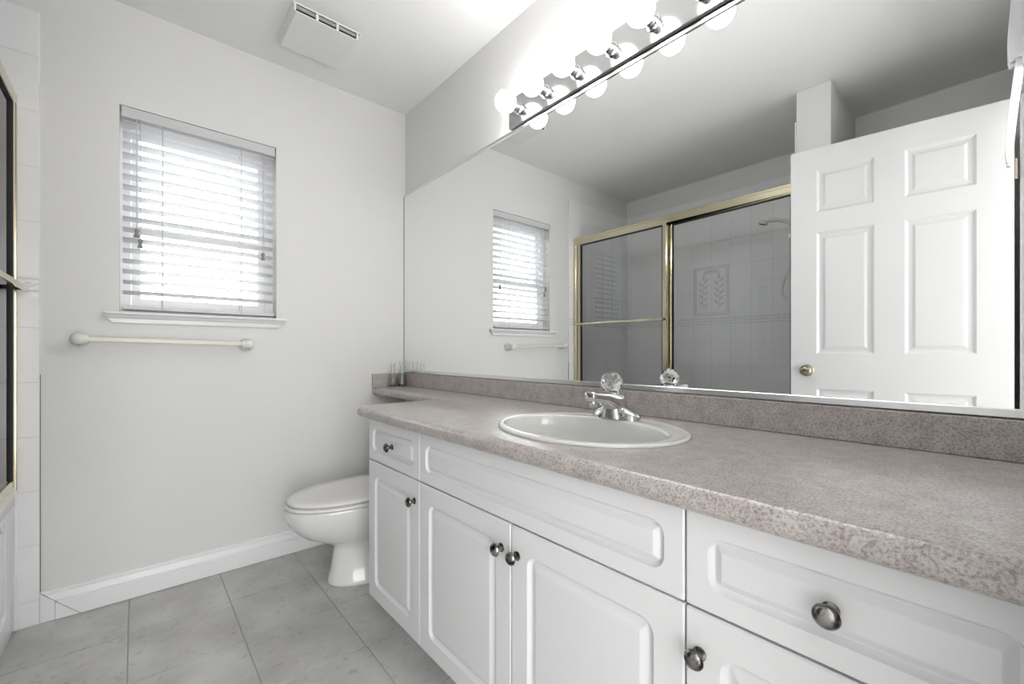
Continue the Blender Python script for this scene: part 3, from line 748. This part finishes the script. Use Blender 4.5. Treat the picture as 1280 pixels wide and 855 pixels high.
# ------------------------------------------------------------------ hand shower on the alcove end wall
t = thing('hand_shower', (-1.95, -1.6124, 1.80), 'white hand shower with hose on the tiled end wall', 'shower head')
yw = -1.6124
bm = bmesh.new(); lathe(bm, [(0.028, 0), (0.027, 0.004), (0.014, 0.010), (0.011, 0.012)], (-1.95, yw, 1.83), (0, 1, 0), 24); obj('wall_flange', bm, M_chrome, t, 50)
bm = bmesh.new(); tube(bm, bez((-1.95, yw+0.004, 1.83), (-1.95, yw+0.06, 1.85), (-1.95, yw+0.09, 1.845), (-1.95, yw+0.12, 1.825), 12), 0.009, 12); obj('arm', bm, M_chrome, t, 60)
bm = bmesh.new(); lathe(bm, [(0.011, 0), (0.014, 0.004), (0.014, 0.02), (0.011, 0.024)], (-1.95, yw+0.112, 1.835), (0, 0.5, -0.7), 18); obj('holder', bm, M_chrome, t, 50)
bm = bmesh.new(); tube(bm, bez((-1.95, yw+0.105, 1.775), (-1.95, yw+0.13, 1.85), (-1.95, yw+0.17, 1.875), (-1.95, yw+0.27, 1.885), 14), [0.011]*8+[0.0125]*7, 14); hd = obj('handle', bm, M_bracket, t, 60)
bm = bmesh.new(); lathe(bm, [(0.013, -0.012), (0.024, -0.006), (0.028, 0.004), (0.028, 0.012), (0.024, 0.015), (0.001, 0.015)], (-1.95, yw+0.295, 1.880), (0, 0.35, -1), 26); hh = obj('spray_head', bm, M_bracket, hd, 50)
bm = bmesh.new(); lathe(bm, [(0.021, 0.0152), (0.020, 0.0165), (0.001, 0.0165)], (-1.95, yw+0.295, 1.880), (0, 0.35, -1), 26); obj('spray_face', bm, M_rubber, hh, 50)
bm = bmesh.new(); tube(bm, bez((-1.95, yw+0.105, 1.775), (-1.95, yw+0.085, 1.60), (-1.95, yw+0.21, 1.47), (-1.95, yw+0.18, 1.39), 16)+bez((-1.95, yw+0.18, 1.39), (-1.95, yw+0.13, 1.25), (-1.95, yw+0.05, 1.25), (-1.95, yw+0.03, 1.40), 12)[1:]+bez((-1.95, yw+0.03, 1.40), (-1.95, yw+0.02, 1.55), (-1.97, yw+0.03, 1.72), (-1.952, yw+0.05, 1.815), 12)[1:], 0.0062, 10); obj('hose', bm, M_bracket, t, 60)
t = thing('bath_valve', (-1.95, yw, 1.01), 'chrome bath valve on the tiled wall under the hand shower', 'faucet')
bm = bmesh.new(); lathe(bm, [(0.07, 0), (0.069, 0.004), (0.03, 0.012), (0.022, 0.03), (0.02, 0.05)], (-1.95, yw, 1.01), (0, 1, 0), 28); obj('escutcheon', bm, M_chrome, t, 50)
bm = bmesh.new(); lathe(bm, [(0.020, 0.05), (0.028, 0.06), (0.030, 0.085), (0.022, 0.10), (0.001, 0.102)], (-1.95, yw, 1.01), (0, 1, 0), 10); obj('knob', bm, M_chrome, t, 30)
bm = bmesh.new(); tube(bm, [(-1.95, yw, 0.72), (-1.95, yw+0.05, 0.72), (-1.95, yw+0.10, 0.715), (-1.95, yw+0.125, 0.70)], [0.024, 0.022, 0.021, 0.017], 16); obj('spout', bm, M_chrome, t, 50)

# ------------------------------------------------------------------ open six-panel door
dA, dB = Vector((-1.4242, -1.6259, 0)), Vector((-1.5320, -2.4005, 0))
du = (dB-dA).normalized(); dn = Vector((-du.y, du.x, 0))
if dn.x < 0: dn = -dn
DW, DT = 0.782, 0.035
DP = lambda u, z, d: dA+du*u+Vector((0, 0, z))+dn*d          # d = 0 on the face towards the mirror
us = [0, 0.112, 0.339, 0.448, 0.676, DW]; vs = [0.012, 0.20, 0.826, 1.005, 1.629, 1.734, 1.954, 2.0655]
bm = bmesh.new()
def face(side):
    d0 = 0 if side > 0 else -DT; sgn = 1 if side > 0 else -1
    V = {}
    def vv(u, z, d):
        k = (round(u, 5), round(z, 5), round(d, 5))
        if k not in V: V[k] = bm.verts.new(DP(u, z, d0-sgn*d))
        return V[k]
    for i in range(5):
        for j in range(7):
            u0, u1, z0, z1 = us[i], us[i+1], vs[j], vs[j+1]
            q = [(u0, z0), (u1, z0), (u1, z1), (u0, z1)]
            if i in (1, 3) and j in (1, 3, 5):
                prev = [vv(a, b_, 0) for a, b_ in q]
                for ins, dep in ((0.004, 0.003), (0.010, 0.008), (0.016, 0.009), (0.026, 0.008), (0.036, 0.0035), (0.040, 0.003)):
                    cur = [vv(a, b_, dep) for a, b_ in ((u0+ins, z0+ins), (u1-ins, z0+ins), (u1-ins, z1-ins), (u0+ins, z1-ins))]
                    for k in range(4): bm.faces.new((prev[k], prev[(k+1) % 4], cur[(k+1) % 4], cur[k]))
                    prev = cur
                bm.faces.new(prev)
            else: bm.faces.new([vv(a, b_, 0) for a, b_ in q])
    b_ = [vv(u, vs[0], 0) for u in us]+[vv(DW, z, 0) for z in vs[1:]]+[vv(u, vs[-1], 0) for u in us[-2::-1]]+[vv(0, z, 0) for z in vs[-2:0:-1]]
    return b_
fa, fb = face(1), face(-1)
for k in range(len(fa)): bm.faces.new((fa[k], fa[(k+1) % len(fa)], fb[(k+1) % len(fb)], fb[k]))
door = obj('door_1', bm, M_door, None, 0, tuple(dB+Vector((0, 0, 0.012))))
tag(door, 'white six-panel door standing open, seen in the mirror', 'door', None, 'structure')
for side in (1, -1):
    c = DP(0.071, 0.919, 0 if side > 0 else -DT); a = dn*side
    bm = bmesh.new(); lathe(bm, [(0.031, 0.0), (0.031, 0.003), (0.024, 0.008), (0.013, 0.011), (0.010, 0.020), (0.012, 0.028), (0.022, 0.034), (0.0265, 0.044), (0.0255, 0.054), (0.017, 0.061), (0.008, 0.063), (0.001, 0.0632)], c, a, 28)
    kb = obj('door_knob', bm, M_brassd if side < 0 else M_brassd, door, 50)
for z in (1.772, 0.30):
    bm = bmesh.new(); hc = DP(DW+0.0055, z, -0.006)
    tube(bm, [hc-Vector((0, 0, 0.042)), hc+Vector((0, 0, 0.042))], 0.0055, 12)
    loft(bm, [[DP(DW+0.0006, z-0.04, d), DP(DW+0.002, z-0.04, d), DP(DW+0.002, z+0.04, d), DP(DW+0.0006, z+0.04, d)] for d in (-0.006, -0.030)])
    obj('hinge', bm, M_brassd, door, 50)

# ------------------------------------------------------------------ white cloth hung over the doorway
t = thing('hanging_cloth', (-1.30, YN+0.03, 2.40), 'white cloth hanging in folds at the top right edge of the mirror', 'cloth')
def cloth(name, x0, x1, prof_, parent):
    """prof_: (z, y back, y front) down the cloth; folds run along it"""
    bm = bmesh.new(); n_ = 28; rows = []
    for z, yb, yf in prof_:
        row = []
        for k in range(n_+1):
            s = k/n_
            fold = 0.5-0.5*math.cos(s*2*PI*3.5)
            row.append(Vector((x0+(x1-x0)*s, yb+(yf-yb)*fold, z+0.006*math.sin(s*9))))
        rows.append(row)
    V = [[bm.verts.new(p) for p in r_] for r_ in rows]
    for a, b_ in zip(V, V[1:]):
        for k in range(n_): bm.faces.new((a[k], a[k+1], b_[k+1], b_[k]))
    o = obj(name, bm, M_cloth, parent, 180)
    md = o.modifiers.new('thickness', 'SOLIDIFY'); md.thickness = 0.003; md.offset = 0
    s_ = o.modifiers.new('smooth', 'SUBSURF'); s_.levels = 1; s_.render_levels = 1
    return o
cloth('upper_fold', -1.36, -1.25, [(2.41, YN+0.006, -2.395), (2.30, YN+0.006, -2.388), (2.22, YN+0.006, -2.382), (2.15, YN+0.006, -2.379), (2.115, YN+0.008, -2.380), (2.10, YN+0.012, -2.386)], t)
cloth('lower_fold', -1.345, -1.265, [(2.12, -2.424, -2.402), (2.03, -2.416, -2.394), (1.93, -2.406, -2.384), (1.82, -2.398, -2.376), (1.77, -2.394, -2.374), (1.72, -2.390, -2.379)], t)
bm = bmesh.new(); box(bm, -1.315, -1.295, YN, YN+0.004, 2.40, 2.43, 0.001, 1); tube(bm, [(-1.305, YN+0.003, 2.418), (-1.305, YN+0.022, 2.413), (-1.305, YN+0.028, 2.425)], 0.003, 8); obj('hook', bm, M_chrome, t, 50)
